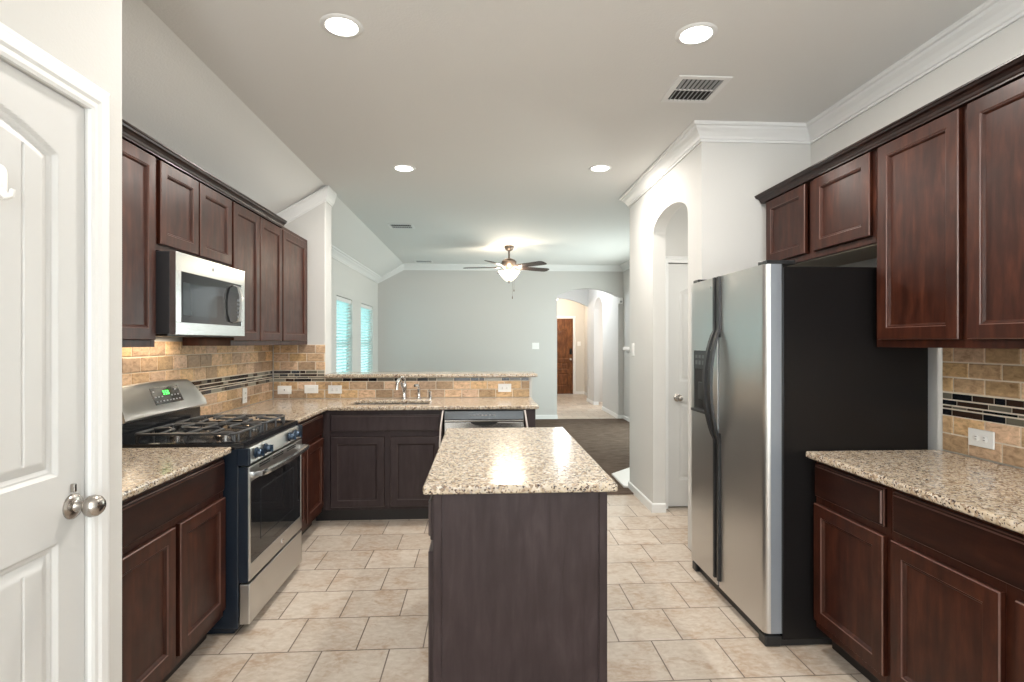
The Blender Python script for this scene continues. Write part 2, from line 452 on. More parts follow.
DARKD = wood('front_door_wood', (.075, .026, .009), (.17, .066, .024), (.26, .11, .042), True, .35)
d3 = panel_door('door_3', DARKD, .934, 2.012, [(.12, .42, .95, 1.62, .10), (.514, .814, .95, 1.62, .10), (.12, .42, .22, .55, 0), (.514, .814, .22, .55, 0), (.12, .814, .66, .84, 0)], nx=90, nz=160, grooves=False)
d3.location = (1.503, 14.345, .006)
MB().box(.84, -.03, 1.06, .905, 0, 1.21).build('keypad_lock', BLK, d3, bev=.006)
MB().lathe(KNOB, (.872, 0, .93), '-y').build('door_knob', NICK, d3)

# ---- windows with blinds on the living room left wall
BLIND = NT('blind_slat')
tr = BLIND.new('ShaderNodeBsdfTranslucent', Color=(.72, .93, .93, 1)); mx = BLIND.new('ShaderNodeMixShader', Fac=.45)
BLIND.set(Base_Color=(.80, .90, .88), Roughness=.45)
BLIND.link(BLIND.b.outputs[0], mx.inputs[1]); BLIND.link(tr.outputs[0], mx.inputs[2])
BLIND.link(mx.outputs[0], BLIND.n['Material Output'].inputs[0])
PANE = NT('window_glass'); PANE.set(Base_Color=(.9, .95, .95), Roughness=.03)
tp = PANE.new('ShaderNodeBsdfTransparent', Color=(.90, .97, .965, 1)); mx = PANE.new('ShaderNodeMixShader', Fac=.07)
PANE.link(tp.outputs[0], mx.inputs[1]); PANE.link(PANE.b.outputs[0], mx.inputs[2]); PANE.link(mx.outputs[0], PANE.n['Material Output'].inputs[0])
for i, (y0, y1, z0, z1) in enumerate(WIN):
    w = MB(); a, b = XL-.115, XL-.075
    w.box(a, y0, z0, b, y0+.05, z1); w.box(a, y1-.05, z0, b, y1, z1); w.box(a, y0, z0, b, y1, z0+.05); w.box(a, y0, z1-.05, b, y1, z1)
    w.box(a, y0, (z0+z1)/2-.022, b+.008, y1, (z0+z1)/2+.022)
    wo = struct(w.build('window_%d' % (i+1), TRIM, bev=.003))
    MB().box(a+.016, y0+.04, z0+.04, a+.022, y1-.04, z1-.04).build('glass_pane', PANE.m, wo)
    bl = MB()
    ns = 27
    for k in range(ns):
        zc = z1-.07-k*(z1-z0-.10)/ns; dy, t = .02, .5
        c, s_ = math.cos(t)*.024, math.sin(t)*.024
        bl.prism([(XL-.04-c, y0+.012, zc-s_), (XL-.04+c, y0+.012, zc+s_), (XL-.04+c, y0+.012, zc+s_+.003), (XL-.04-c, y0+.012, zc-s_+.003)], (0, y1-y0-.024, 0))
    bo = bl.build('blind_slats', BLIND.m, wo)
    MB().box(XL-.07, y0+.008, z1-.06, XL-.012, y1-.008, z1-.005).build('head_rail', TRIM, wo, bev=.004)
    cm = MB()
    for yy in (y0+.14, (y0+y1)/2, y1-.14): cm.box(XL-.0125, yy-.002, z0+.04, XL-.0105, yy+.002, z1-.05)
    cm.build('ladder_cord', WPL, wo)
    MB().box(XL-.10, y0-.03, z0-.025, XL+.03, y1+.03, z0).build('window_sill', TRIM, wo, bev=.005)
def win_frame(name, m):
    return struct(m.build(name, TRIM, bev=.004))
m = MB()
for xx in (-.7, .08, .88, 1.66): m.box(xx, -3.16, .3, xx+.04, -3.10, 2.35)
m.box(-.7, -3.16, .3, 1.7, -3.10, .36); m.box(-.7, -3.16, 2.29, 1.7, -3.10, 2.35)
w4 = win_frame('window_4', m)
for xa in (-.67, .11, .91): MB().box(xa, -3.134, .35, xa+.76, -3.128, 2.30).build('glass_pane', PANE.m, w4)
m = MB()
for yy in (6.8, 7.88, 8.96): m.box(XLR+.03, yy, .1, XLR+.09, yy+.04, 2.3)
m.box(XLR+.03, 6.8, .1, XLR+.09, 9.0, .16); m.box(XLR+.03, 6.8, 2.24, XLR+.09, 9.0, 2.3)
w5 = win_frame('window_5', m)  # unseen window, added as the opening for the living room fill
for ya in (6.83, 7.91): MB().box(XLR+.056, ya, .15, XLR+.062, ya+1.06, 2.25).build('glass_pane', PANE.m, w5)

# ---------------------------------------------------------------- cabinets (local frame: x width, y depth, front towards -y)
L90, R90 = PI/2, -PI/2
def door(x0, z0, x1, z1, parent, mat=None, y=0, st=.055):
    m = MB(); R_ = lambda *p: [(x0,z0,x1,z1,i,y-d_) for i, d_ in p]
    m.rects(R_((0,0), (0,.016)), 'xz', True, False)
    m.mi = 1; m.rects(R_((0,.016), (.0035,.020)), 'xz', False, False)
    m.mi = 0; m.rects(R_((.0035,.020), (st-.003,.020)), 'xz', False, False)
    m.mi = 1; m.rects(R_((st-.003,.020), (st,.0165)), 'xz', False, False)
    m.mi = 0; m.rects(R_((st,.0165), (st+.004,.016), (st+.012,.007)), 'xz', False, False)
    d = m.build('door', [mat or CAB, GLINTI if mat is ISL else WORN], parent)  # edge loops take the painted highlight colour
    i = st+.011
    MB().box(x0+i, y-.008, z0+i, x1-i, y-.002, z1-i).build('door_panel', mat or CAB, d)
    return d
def drawer(x0, z0, x1, z1, parent, mat=None, y=0, name='drawer_front'):
    m = MB()
    R_ = lambda *p: [(x0,z0,x1,z1,i,y-d_) for i, d_ in p]
    m.rects(R_((0,0), (0,.011)), 'xz', True, False)
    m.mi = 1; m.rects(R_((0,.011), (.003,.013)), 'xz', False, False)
    m.mi = 0; m.rects(R_((.003,.013), (.009,.013)), 'xz', False, False)
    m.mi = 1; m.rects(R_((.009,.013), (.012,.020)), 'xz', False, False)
    m.mi = 0; m.rects(R_((.012,.020), (.014,.020)), 'xz', False, True)
    return m.build(name, [mat or CABH, GLINTI if mat is ISL else WORN], parent)  # edge loops take the painted highlight colour
def frame(w, z0, z1, xs, zs, parent, mat=None, st=.032):
    """face frame: outer rails plus stiles at xs and rails at zs, front at y=0"""
    m = MB()
    m.box(0, 0, z0, st, .02, z1); m.box(w-st, 0, z0, w, .02, z1); m.box(st, 0, z0, w-st, .02, z0+st); m.box(st, 0, z1-st, w-st, .02, z1)
    for x in xs: m.box(x-.022, 0.0005, z0+st, x+.022, .0195, z1-st)
    for z in zs: m.box(st, .001, z-.018, w-st, .019, z+.018)
    return m.build('face_frame', mat or CAB, parent, bev=.0015)
def base_cab(label, loc, rz, w, doors, drawers, depth=.60, top=.868, xs=(), zs=(.684,), mat=None, group='base cabinets', toe=.075):
    t = thing('base_cabinet', label, 'cabinet', loc, rz, None)
    MB().box(0.002, .02, .105, w-.002, depth, top).build('carcass', mat or CAB, t)
    frame(w, .10, top, xs, zs, t, mat)
    MB().box(0, toe, 0, w, toe+.016, .105).build('toe_kick', TOE, t)
    for d in doors: door(*d, t, mat)
    for d in drawers: drawer(*d, t)
    return t
def wall_cab(label, loc, rz, w, z0, z1, doors, depth=.285, xs=(), mat=None):
    t = thing('upper_cabinet', label, 'cabinet', loc, rz)
    MB().box(0.001, .02, 0, w-.001, depth, z1-z0).build('carcass', mat or CAB, t)
    frame(w, 0, z1-z0, xs, (), t, mat)
    for a, b, c, d in doors: door(a, b-z0, c, d-z0, t, mat)
    return t
# left wall, near base unit (local x = Y - 1.665)
base_cab('dark cherry base cabinet under the near granite counter left of the range', (-1.22, 1.665, 0), L90, .957,
         [(.15, .14, .53, .668), (.564, .14, .943, .668)], [(.15, .70, .943, .842)], xs=(.547,))
# between range and corner
base_cab('dark cherry base cabinet tucked in the corner between range and sink', (-1.22, 3.402, 0), L90, .80,
         [(.02, .14, .375, .668), (.40, .14, .775, .668)], [(.02, .70, .775, .842)], xs=(.388,))
# sink base, facing the camera
t = thing('sink_cabinet', 'wide dark sink base cabinet with two doors and a blank drawer front', 'cabinet', (-1.195, 4.225, 0), 0)
MB().box(.002, .02, .105, .893, .022, .866).box(.002, .02, .105, .02, .58, .866).box(.875, .02, .105, .893, .58, .866).box(.002, .02, .105, .893, .58, .125).build('carcass', ISL, t)
frame(.895, .10, .868, (.468,), (.684,), t, ISL)
MB().box(-.095, .065, 0, .895, .081, .105).build('toe_kick', TOE, t)
MB().box(-.023, .0, .10, -.0005, .03, .868).build('filler_strip', ISL, t)
door(.04, .125, .444, .664, t, ISL); door(.491, .125, .885, .664, t, ISL)
drawer(.038, .705, .87, .832, t, ISL, name='blank_front')
# end panel right of the dishwasher
tag(MB().box(0, 0, 0, .085, .58, .868).build('end_panel', ISL, None, (.336, 4.215, 0), .002), 'narrow dark wood end panel right of the dishwasher', 'panel')
# island (doors face left)
t = thing('island_cabinet', 'dark espresso kitchen island cabinet standing alone on the tile floor', 'island', (-.168, 3.09, 0), R90)
IW, ID = 1.20, .611
MB().box(.02, .02, 0, IW-.008, ID-.004, .868).build('carcass', ISL, t)
frame(IW, .10, .868, (.6,), (.684,), t, ISL)
for a in (.02, .61):
    door(a, .14, a+.57, .66, t, ISL); drawer(a, .70, a+.57, .84, t, ISL)
m = MB(); m.box(IW-.008, .03, 0, IW, ID-.03, .868)
m.build('end_panel', ISL, t)
for ya, yb in ((-.001, .03), (ID-.03, ID)): MB().box(IW-.012, ya, 0, IW+.006, yb, .868).build('corner_post', ISL, t, bev=.003)
# right wall base units (local x = 2.375 - Y, face frame at X=1.52)
base_cab('dark cherry base cabinet with one narrow drawer beside the black fridge side', (1.52, 2.376, 0), R90, .452,
         [(.009, .14, .431, .667)], [(.009, .70, .431, .845)], depth=.595)
base_cab('dark cherry base cabinet with one wide drawer at the right edge of the photo', (1.52, 1.922, 0), R90, .92,
         [(.015, .14, .436, .667), (.480, .14, .90, .667)], [(.019, .70, .90, .845)], xs=(.458,), depth=.595)
# left wall cabinets (local x = Y - y0, frame at X=-1.525)
UB, UT = 1.372, 2.285
wall_cab('tall dark cherry wall cabinet left of the microwave', (-1.525, 1.72, UB), L90, .892, UB, UT,
         [(.09, 1.405, .47, 2.25), (.495, 1.405, .868, 2.25)], xs=(.482,))
wall_cab('short dark cherry wall cabinet with two small doors above the microwave', (-1.525, 2.614, 1.828), L90, .76, 1.828, UT,
         [(.013, 1.857, .355, 2.25), (.372, 1.857, .737, 2.25)], xs=(.363,))
wall_cab('tall two-door dark cherry wall cabinet right of the microwave', (-1.525, 3.377, UB), L90, .811, UB, UT,
         [(.002, 1.405, .384, 2.25), (.401, 1.405, .799, 2.25)], xs=(.393,))
wall_cab('single-door dark cherry wall cabinet without crown against the end wall', (-1.525, 4.19, UB), L90, .635, UB, UT,
         [(.012, 1.405, .56, 2.25)])
WCP = [(0, 0), (.023, 0), (.023, .006), (.026, .011), (.028, .020), (.035, .030), (.045, .036), (.048, .044), (.052, .047), (.052, .054), (0, .054)]
tag(sweep('cabinet_crown', [(-1.5235, 4.18, 0), (-1.5235, 1.72, 0)], WCP, CROWNW, 1, False), 'dark stepped crown moulding along the tops of the left wall cabinets', 'moulding').location = (0, 0, 2.256)
# right wall cabinets (local x = 3.32 - Y, frame at X=1.80)
of = wall_cab('short dark cherry wall cabinet with two doors above the fridge', (1.80, 3.325, 1.85), R90, .955, 1.85, 2.305,
         [(.03, 1.885, .435, 2.27), (.515, 1.885, .935, 2.27)], xs=(.475,), depth=.315)
MB().box(.022, .022, .002, .933, .31, .006).build('bottom_panel', plain('birch_underside', (.56, .48, .38), .5), of).location = (0, 0, -.0065)
wall_cab('tall dark cherry wall cabinet above the right granite counter', (1.80, 2.368, UB), R90, .92, UB, 2.305,
         [(.03, 1.405, .442, 2.27), (.478, 1.405, .89, 2.27)], xs=(.46,), depth=.315)
tag(sweep('cabinet_crown', [(1.7985, 1.45, 0), (1.7985, 3.3265, 0), (2.11, 3.3265, 0)], WCP, CROWNW, 1, False), 'dark stepped crown moulding along the tops of the right wall cabinets', 'moulding').location = (0, 0, 2.276)

# ---------------------------------------------------------------- granite
def slab(name, xs, ys, mask, z0, z1, label, cat='countertop', bev=.009):
    """slab from grid cells; mask[j][i] says which cells are stone"""
    m = MB(); vid = {}
    V = []; F = []
    def v(i, j, z):
        k = (i, j, z)
        if k not in vid: vid[k] = len(V); V.append((xs[i], ys[j], z))
        return vid[k]
    nx, ny = len(xs)-1, len(ys)-1
    on = lambda i, j: 0 <= i < nx and 0 <= j < ny and mask[j][i]
    for j in range(ny):
        for i in range(nx):
            if not on(i, j): continue
            F.append((v(i,j,z1), v(i+1,j,z1), v(i+1,j+1,z1), v(i,j+1,z1))); F.append((v(i,j,z0), v(i,j+1,z0), v(i+1,j+1,z0), v(i+1,j,z0)))
            for a, b, di, dj in (((i,j),(i+1,j),0,-1), ((i+1,j),(i+1,j+1),1,0), ((i+1,j+1),(i,j+1),0,1), ((i,j+1),(i,j),-1,0)):
                if not on(i+di, j+dj): F.append((v(*a,z0), v(*b,z0), v(*b,z1), v(*a,z1)))
    m.add(V, F)
    return tag(m.build(name, GRAN, bev=bev, seg=3), label, cat)
CT0, CT1 = .870, .900
slab('countertop', [XL+.012, -1.178], [1.66, 2.624], [[1]], CT0, CT1, 'speckled beige granite countertop left of the range, in front of its backguard')
SX0, SX1, SY0, SY1 = -1.06, -.43, 4.33, 4.66
slab('countertop', [XL+.012, -1.178, SX0, SX1, .447], [3.40, 4.19, SY0, SY1, YB-.012],
     [[1,0,0,0], [1,1,1,1], [1,1,0,1], [1,1,1,1]], CT0, CT1, 'L-shaped speckled granite countertop holding the sink and faucet')
slab('countertop', [1.468, XR-.012], [1.0, 2.378], [[1]], CT0, CT1, 'speckled granite countertop right of the fridge')
slab('countertop', [-.203, .476], [1.862, 3.125], [[1]], CT0, CT1, 'freestanding speckled granite island top in the middle of the kitchen')
slab('bar_ledge', [-1.372, .497], [4.785, 5.17], [[1]], 1.083, 1.113, 'long raised granite ledge on the half wall behind the sink', 'countertop')
# sink
t = thing('sink', 'undermount steel sink sunk into the granite below the faucet', 'sink', ((SX0+SX1)/2, (SY0+SY1)/2, .69))
cx, cy = (SX0+SX1)/2, (SY0+SY1)/2
def bowl(x0, x1, name):
    def rr(x0, x1, y0, y1, z, r=.04, n=5):
        out = []
        for (cxx, cyy, a0) in ((x1-r, y1-r, 0), (x0+r, y1-r, PI/2), (x0+r, y0+r, PI), (x1-r, y0+r, 1.5*PI)):
            for k in range(n+1):
                a = a0+PI/2*k/n; out.append((cxx+r*math.cos(a)-cx, cyy+r*math.sin(a)-cy, z-.69))
        return out
    y0, y1 = SY0-.004, SY1+.004
    m = MB(); m.loft([rr(x0-.012, x1+.012, y0-.012, y1+.012, .868), rr(x0, x1, y0, y1, .868), rr(x0+.008, x1-.008, y0+.008, y1-.008, .72), rr(x0+.03, x1-.03, y0+.03, y1-.03, .70),
            rr(x0+.02, x1-.02, y0+.02, y1-.02, .692), rr(x0-.001, x1+.001, y0-.001, y1+.001, .72), rr(x0-.012, x1+.012, y0-.012, y1+.012, .862)], False, False, smooth=True)
    m.box((x0+x1)/2-.2-cx, y0+.03-cy, .006, (x0+x1)/2+.2-cx if x1-x0 > .5 else x1-.03-cx, y1-.03-cy, .012) if False else None
    b = m.build(name, SSB, t)
    f = MB(); f.add(rr(x0+.03, x1-.03, y0+.03, y1-.03, .7005), [tuple(range(24))]); f.build('basin_floor', SSB, b)
    MB().lathe([(.0, .012), (.035, .012), (.04, .014), (.03, .016), (0, .015)], ((x0+x1)/2-cx, 0, 0)).build('drain', NICK, b)
bowl(SX0+.006, -.70, 'basin'); bowl(-.672, SX1-.006, 'basin')

# ---------------------------------------------------------------- backsplash
def backsplash(name, label, a0, a1, z0, z1, band0, band1, place, skip=()):
    """tiles on a wall: local x along, y out of wall towards -y, z up; place sets loc/rot"""
    t = thing(name, label, 'backsplash', *place)
    g = MB().box(a0, -.004, z0, a1, 0, z1); g.build('grout_bed', GROUT, t)
    m = MB(); bw, g = .152, .006
    def rows(za, zb, n, off):
        hgt = (zb-za)/n
        for r in range(n):
            z = za+r*hgt; x = a0-(bw/2 if (r+off) % 2 else 0)-.02
            while x < a1:
                xa, xb = max(a0, x+g/2), min(a1, x+bw-g/2)
                if xb-xa > .012:
                    k = random.random(); base = (.55, .39, .245); v = .62+.66*random.random()
                    m.tint = (base[0]*v*(1+.05*k), base[1]*v, base[2]*v*(1.12-.3*k))
                    m.loft([[(xa, -.004, z+g/2), (xb, -.004, z+g/2), (xb, -.004, z+hgt-g/2), (xa, -.004, z+hgt-g/2)],
                            [(xa+.001, -.0065, z+g/2+.001), (xb-.001, -.0065, z+g/2+.001), (xb-.001, -.0065, z+hgt-g/2-.001), (xa+.001, -.0065, z+hgt-g/2-.001)],
                            [(xa+.004, -.0078, z+g/2+.004), (xb-.004, -.0078, z+g/2+.004), (xb-.004, -.0078, z+hgt-g/2-.004), (xa+.004, -.0078, z+hgt-g/2-.004)]])
                x += bw
    rows(z0, band0, max(1, round((band0-z0)/.074)), 0)
    m.build('stone_tiles', STONE, t)
    if z1 > band1+.02:
        m = MB(); rows(band1, z1, max(1, round((z1-band1)/.074)), 1)
        m.build('stone_tiles', STONE, t)
    mo = MB(); zz = band0+.002; hs = [.030, .014, .024, .030]; sc = (min(band1, z1)-band0) / (sum(hs)+.008) if z1 > band1 else 1
    for h in hs:
        h *= sc
        if zz+h > z1: break
        x = a0+.002
        while x < a1-.004:
            l = random.choice((.05, .075, .10, .15)); xb = min(a1-.001, x+l)
            mo.mi = random.choice([q for q in (0, 0, 1, 1, 2, 2, 3) if q != mo.mi]); mo.box(x, -.0068, zz, xb-.005, -.003, zz+h-.0045)
            x += l
        zz += h+.002*sc
    mo.build('glass_mosaic', MOS, t)
    return t
backsplash('tile_backsplash', 'travertine brick backsplash with glass mosaic band on the left wall behind the range', 0, 3.175, .90, 1.40, 1.048, 1.148, ((XL+.0015, 1.65, 0), L90))
backsplash('tile_backsplash', 'travertine brick backsplash on the short end wall beneath the white divider', 0, XL*-1-1.375-.012, .90, 1.372, 1.048, 1.148, ((XL+.012, YB, 0), 0))
backsplash('tile_backsplash', 'low travertine brick backsplash on the half wall behind the faucet', 0, 1.802, .90, 1.083, 1.048, 1.148, ((-1.374, YB, 0), 0))
backsplash('tile_backsplash', 'travertine brick backsplash with dark mosaic strips on the right wall', 0, 1.36, .90, 1.372, 1.062, 1.168, ((XR-.0015, 2.365, 0), R90))

# ---------------------------------------------------------------- range
t = thing('gas_range', 'stainless and black gas range standing between the left base cabinets', 'stove', (-1.10, 2.632, 0), L90)
RW = .756
MB().box(.002, .055, .03, RW-.002, .70, .885).box(.02, .08, 0, RW-.02, .66, .03).build('body', RSIDE, t, bev=.004)
m = MB(); m.loft([[(0, .035, .884), (RW, .035, .884), (RW, .705, .884), (0, .705, .884)], [(-.002, .028, .892), (RW+.002, .028, .892), (RW+.002, .705, .892), (-.002, .705, .892)],
                  [(0, .030, .914), (RW, .030, .914), (RW, .705, .914), (0, .705, .914)], [(.015, .05, .917), (RW-.015, .05, .917), (RW-.015, .695, .917), (.015, .695, .917)], [(.03, .07, .908), (RW-.03, .07, .908), (RW-.03, .60, .908), (.03, .60, .908)]])
m.build('cooktop', BLK, t)
m = MB(); m.loft([[(0, .022, .884), (RW, .022, .884), (RW, .06, .884), (0, .06, .884)], [(0, .004, .812), (RW, .004, .812), (RW, .06, .812), (0, .06, .812)]])
cp = m.build('control_panel', SS, t, bev=.003)
for xa, xb in ((-.004, .014), (RW-.014, RW+.004)): MB().box(xa, .001, .806, xb, .06, .888).build('end_cap', RSIDE, cp, bev=.004)
KB = plain('range_knob', (.03, .05, .08), .14, .5)  # bluish base colour carries the daylight reflection on the knobs
for kx in (.094, .205, .55, .645):
    k = MB(); k.lathe([(.0, 0), (.026, 0), (.027, .006), (.021, .010), (.0195, .028), (.017, .031), (0, .031)], (kx, .010, .85), '-y', 28)
    k.box(kx-.005, -.030, .832, kx+.005, -.012, .868)
    k.build('knob', KB, t)
od = MB(); od.box(.004, .004, .727, RW-.004, .05, .800); od.box(.004, .004, .255, RW-.004, .05, .332); od.box(.004, .004, .332, .022, .05, .727); od.box(RW-.022, .004, .332, RW-.004, .05, .727)
odo = od.build('oven_door', SS, t, bev=.002)
MB().box(.022, .006, .332, RW-.022, .045, .727).build('door_glass', GLASSB, odo)
MB().box(0, .010, .25, .0035, .052, .80).build('door_side', RSIDE, odo)
m = MB(); m.box(.14, .0045, .41, RW-.14, .0055, .415); m.box(.14, .0045, .655, RW-.14, .0055, .66); m.box(.14, .0045, .41, .145, .0055, .66); m.box(RW-.145, .0045, .41, RW-.14, .0055, .66)
m.build('window_outline', plain('oven_window_line', (.03, .034, .038), .15), odo)
m = MB()
for a, b in ((.12, .25), (.30, .44), (.50, .64)):
    for z in (.785, .774): m.box(a, .002, z, b, .006, z+.006)
m.build('vent_slot', DARKH, odo)
hp = [(.03, .004, .755), (.035, -.035, .760), (.06, -.05, .762)] + [(.06+(RW-.12)*i/12, -.05-.014*math.sin(PI*i/12), .762) for i in range(1, 12)] + [(RW-.06, -.05, .762), (RW-.035, -.035, .760), (RW-.03, .004, .755)]
m = MB(); loops = []
for i, p in enumerate(hp):
    loops.append([(p[0], p[1]-.008, p[2]-.010), (p[0], p[1]-.011, p[2]), (p[0], p[1]-.008, p[2]+.011), (p[0], p[1]+.006, p[2]+.013), (p[0], p[1]+.006, p[2]-.012)])
m.loft(loops, smooth=True); m.build('handle', SSB, odo, ang=50)
m = MB().box(.004, .004, .05, RW-.004, .05, .24); m.build('storage_drawer', SS, t, bev=.003)
MB().lathe([(0, 0), (.011, 0), (.011, .002), (.009, .003), (0, .003)], (RW/2+.05, .004, .292), '-y').build('badge', CHROME, t)
def grate(x0, x1, y0, y1):
    z = .952; m = MB(); r = .007
    cx_, cy_ = (x0+x1)/2, (y0+y1)/2
    m.tube([(x0, y0+.03, z), (x0, y1-.03, z), (x0+.01, y1-.01, z), (x0+.03, y1, z), (x1-.03, y1, z), (x1-.01, y1-.01, z), (x1, y1-.03, z), (x1, y0+.03, z), (x1-.01, y0+.01, z), (x1-.03, y0, z), (x0+.03, y0, z), (x0+.01, y0+.01, z), (x0, y0+.03, z)], r, 8)
    m.tube([(x0, cy_, z), (x1, cy_, z)], r, 8)
    for yc in ((y0+cy_)/2, (cy_+y1)/2):
        for d in ((-1, 0), (1, 0), (0, -1), (0, 1)):
            ex = cx_+d[0]*(x1-x0)/2; ey = yc+d[1]*(y1-y0)/4
            m.tube([(ex, ey, z), (cx_+d[0]*.05, yc+d[1]*.045, z+.006), (cx_+d[0]*.03, yc+d[1]*.03, z+.002)], r*.9, 8)
    for xx in (x0+.012, x1-.012):
        for yy in (y0+.012, cy_, y1-.012):
            m.tube([(xx, yy, z), (xx, yy, .908)], .0065, 8)
            for s_ in (-1, 1):
                if y0 < yy+s_*.05 < y1: m.tube([(xx, yy+s_*.05, z), (xx, yy+s_*.015, z-.008), (xx, yy, .912)], .006, 8)
    for yy in (y0, y1):
        for xx in (x0+.03, cx_, x1-.03): m.tube([(xx, yy, z), (xx, yy, .91)], .006, 8)
    return m.build('grate', IRON, t)
grate(.045, .37, .085, .565); grate(.386, .711, .085, .565)
for bx_, by_, r in ((.207, .205, .045), (.207, .445, .036), (.548, .205, .05), (.548, .445, .04)):
    b = MB().lathe([(0, .908), (r, .908), (r, .922), (r-.004, .926), (0, .926)], (bx_, by_, 0)).build('burner', NICK, t)
    MB().lathe([(0, .926), (r-.006, .926), (r-.006, .932), (r-.012, .936), (0, .937)], (bx_, by_, 0)).build('burner_cap', IRON, b)
m = MB().box(.02, .60, .905, RW-.02, .70, 1.03); m.build('riser', BLK, t, bev=.004)
m = MB(); loops = []
for i in range(33):
    x = RW*i/32; e = min(x, RW-x)
    k = min(1, e/.075); k = math.sin(k*PI/2)**.8 if e < .075 else 1
    zt = 1.045+(.125+.012*math.sin(PI*i/32))*k
    loops.append([(x, .575, 1.012), (x, .570, 1.022), (x, .575+.010*k, 1.035), (x, .575+.065*k, zt-.012*k), (x, .575+.075*k, zt), (x, .665+.02*k, zt), (x, .70, zt-.012), (x, .70, 1.012)])
m.loft(loops, smooth=True); bg = m.build('backguard', SS, t, ang=40)
def slope_box(x0, x1, f0, f1, out, mb):
    """flat box lying on the sloped backguard face; f from lip (0) to crest (1)"""
    def P(x, f, o):
        y = .585+f*.055; z = 1.035+f*.1285; return (x, y-o*.92, z+o*.39)
    mb.loft([[P(x0, f0, -.006), P(x1, f0, -.006), P(x1, f1, -.006), P(x0, f1, -.006)], [P(x0, f0, out), P(x1, f0, out), P(x1, f1, out), P(x0, f1, out)]])
m = MB(); slope_box(.285, .545, .22, .90, .003, m); dp = m.build('display_panel', GLASSB, bg)
m = MB()
def digit(x, segs, mb):
    w, f0, f1, th = .012, .58, .74, .003
    fm = (f0+f1)/2; tf = .024
    for s_ in segs:
        if s_ == 'a': slope_box(x, x+w, f1-tf, f1, .0038, mb)
        if s_ == 'g': slope_box(x, x+w, fm-tf/2, fm+tf/2, .0038, mb)
        if s_ == 'd': slope_box(x, x+w, f0, f0+tf, .0038, mb)
        if s_ == 'f': slope_box(x, x+th, fm, f1, .0038, mb)
        if s_ == 'e': slope_box(x, x+th, f0, fm, .0038, mb)
        if s_ == 'b': slope_box(x+w-th, x+w, fm, f1, .0038, mb)
        if s_ == 'c': slope_box(x+w-th, x+w, f0, fm, .0038, mb)
for x, sg in ((.385, 'abgcd'), (.407, 'afgcd'), (.425, 'abcdef')): digit(x, sg, m)
m.build('clock_digits', GREEN, dp)
KP = plain('key_print', (.55, .55, .6), .5)
for x, f in [(x, f) for x in (.30, .33, .36, .45, .48, .51) for f in (.32, .50)]+[(.39, .32), (.42, .32), (.30, .72), (.50, .72)]:
    m = MB(); slope_box(x, x+.012, f, f+.045, .0036, m); m.build('touch_key', KP, dp)

# ---------------------------------------------------------------- microwave
t = thing('microwave', 'stainless over-the-range microwave hung under the short wall cabinet', 'microwave', (-1.44, 2.632, 1.43), L90)
MW, MH = .740, .395
MB().box(.002, .03, .004, MW-.002, .38, MH).build('case', plain('microwave_side', (.045, .045, .05), .35), t, bev=.004)
m = MB(); x0, x1, z0, z1 = .046, MW-.042, .060, .305
m.box(0, 0, z1, MW, .03, MH); m.box(0, 0, .0, MW, .03, z0); m.box(0, 0, z0, x0, .03, z1); m.box(x1, 0, z0, MW, .03, z1)
fd = m.build('door', SSB, t, bev=.0015)
MB().box(x0, .003, z0, x1, .025, z1).build('door_glass', GLASSB, fd)
MB().box(x0+.02, .0022, z0+.035, .40, .0029, z1-.05).build('viewing_window', plain('microwave_mesh', (.03, .04, .045), .06), fd)
hp = [(.60, .0, .065+.01), (.60, -.028, .085), (.60, -.040, .13), (.60, -.044, .185), (.60, -.040, .24), (.60, -.028, .285), (.60, .0, .295)]
m = MB(); m.loft([[(p[0]-.012, p[1]-.005, p[2]), (p[0]+.012, p[1]-.005, p[2]), (p[0]+.014, p[1]+.006, p[2]), (p[0]-.014, p[1]+.006, p[2])] for p in hp], smooth=True)
m.build('handle', SSB, fd, ang=50)
m = MB()
for r in range(6):
    for c_ in range(2): m.box(.645+c_*.022, .0022, .085+r*.024, .661+c_*.022, .0029, .097+r*.024)
m.build('keypad', plain('keypad_print', (.09, .10, .11), .3), fd)
MB().lathe([(0, 0), (.011, 0), (.011, .002), (0, .003)], (.355, 0, .352), '-y').build('badge', CHROME, fd)
m = MB(); m.box(.02, .05, -.006, MW-.02, .36, .004); m.build('bottom_grille', PLAST, t)
l = bpy.data.lights.new('cooktop_lamp', 'AREA'); l.shape = 'RECTANGLE'; l.size = .5; l.size_y = .06; l.energy = 1.3; l.color = (1, .82, .60)
o = bpy.data.objects.new('cooktop_lamp', l); C.objects.link(o); o.parent = t; o.location = (MW/2, .30, -.012)

# ---------------------------------------------------------------- refrigerator
t = thing('refrigerator', 'side-by-side stainless refrigerator with black sides in the right alcove', 'refrigerator', (1.29, 3.268, 0), R90)
FW, FH = .873, 1.742
MB().box(.004, .085, .03, FW-.004, .785, FH).build('case', FSIDE, t, bev=.005)
MB().box(.01, .03, .0, FW-.01, .70, .045).build('base_grille', PLAST, t, bev=.003)
FEDGE = plain('fridge_door_edge', (.27, .295, .33), .35, .35)
def fdoor(x0, x1, name, rl, rr_):
    m = MB(); pts = []
    n = 6
    def corner(x, sgn, r):
        return [(x+sgn*(r-r*math.cos(PI/2*k/n)), r-r*math.sin(PI/2*k/n)) for k in range(n+1)]
    a = corner(x0, 1, rl); b = corner(x1, -1, rr_)
    out = [(x0, .078)] + a + list(reversed(b)) + [(x1, .078)]
    m.loft([[(x, y, .062) for x, y in out], [(x, y, 1.752) for x, y in out]], smooth=True)
    d = m.build(name, [SSV, FEDGE], t, ang=50)
    for p in d.data.polygons:
        c = p.center
        if c.y > rr_*.9+.004 and abs(p.normal.x) > .9: p.material_index = 1
    return d
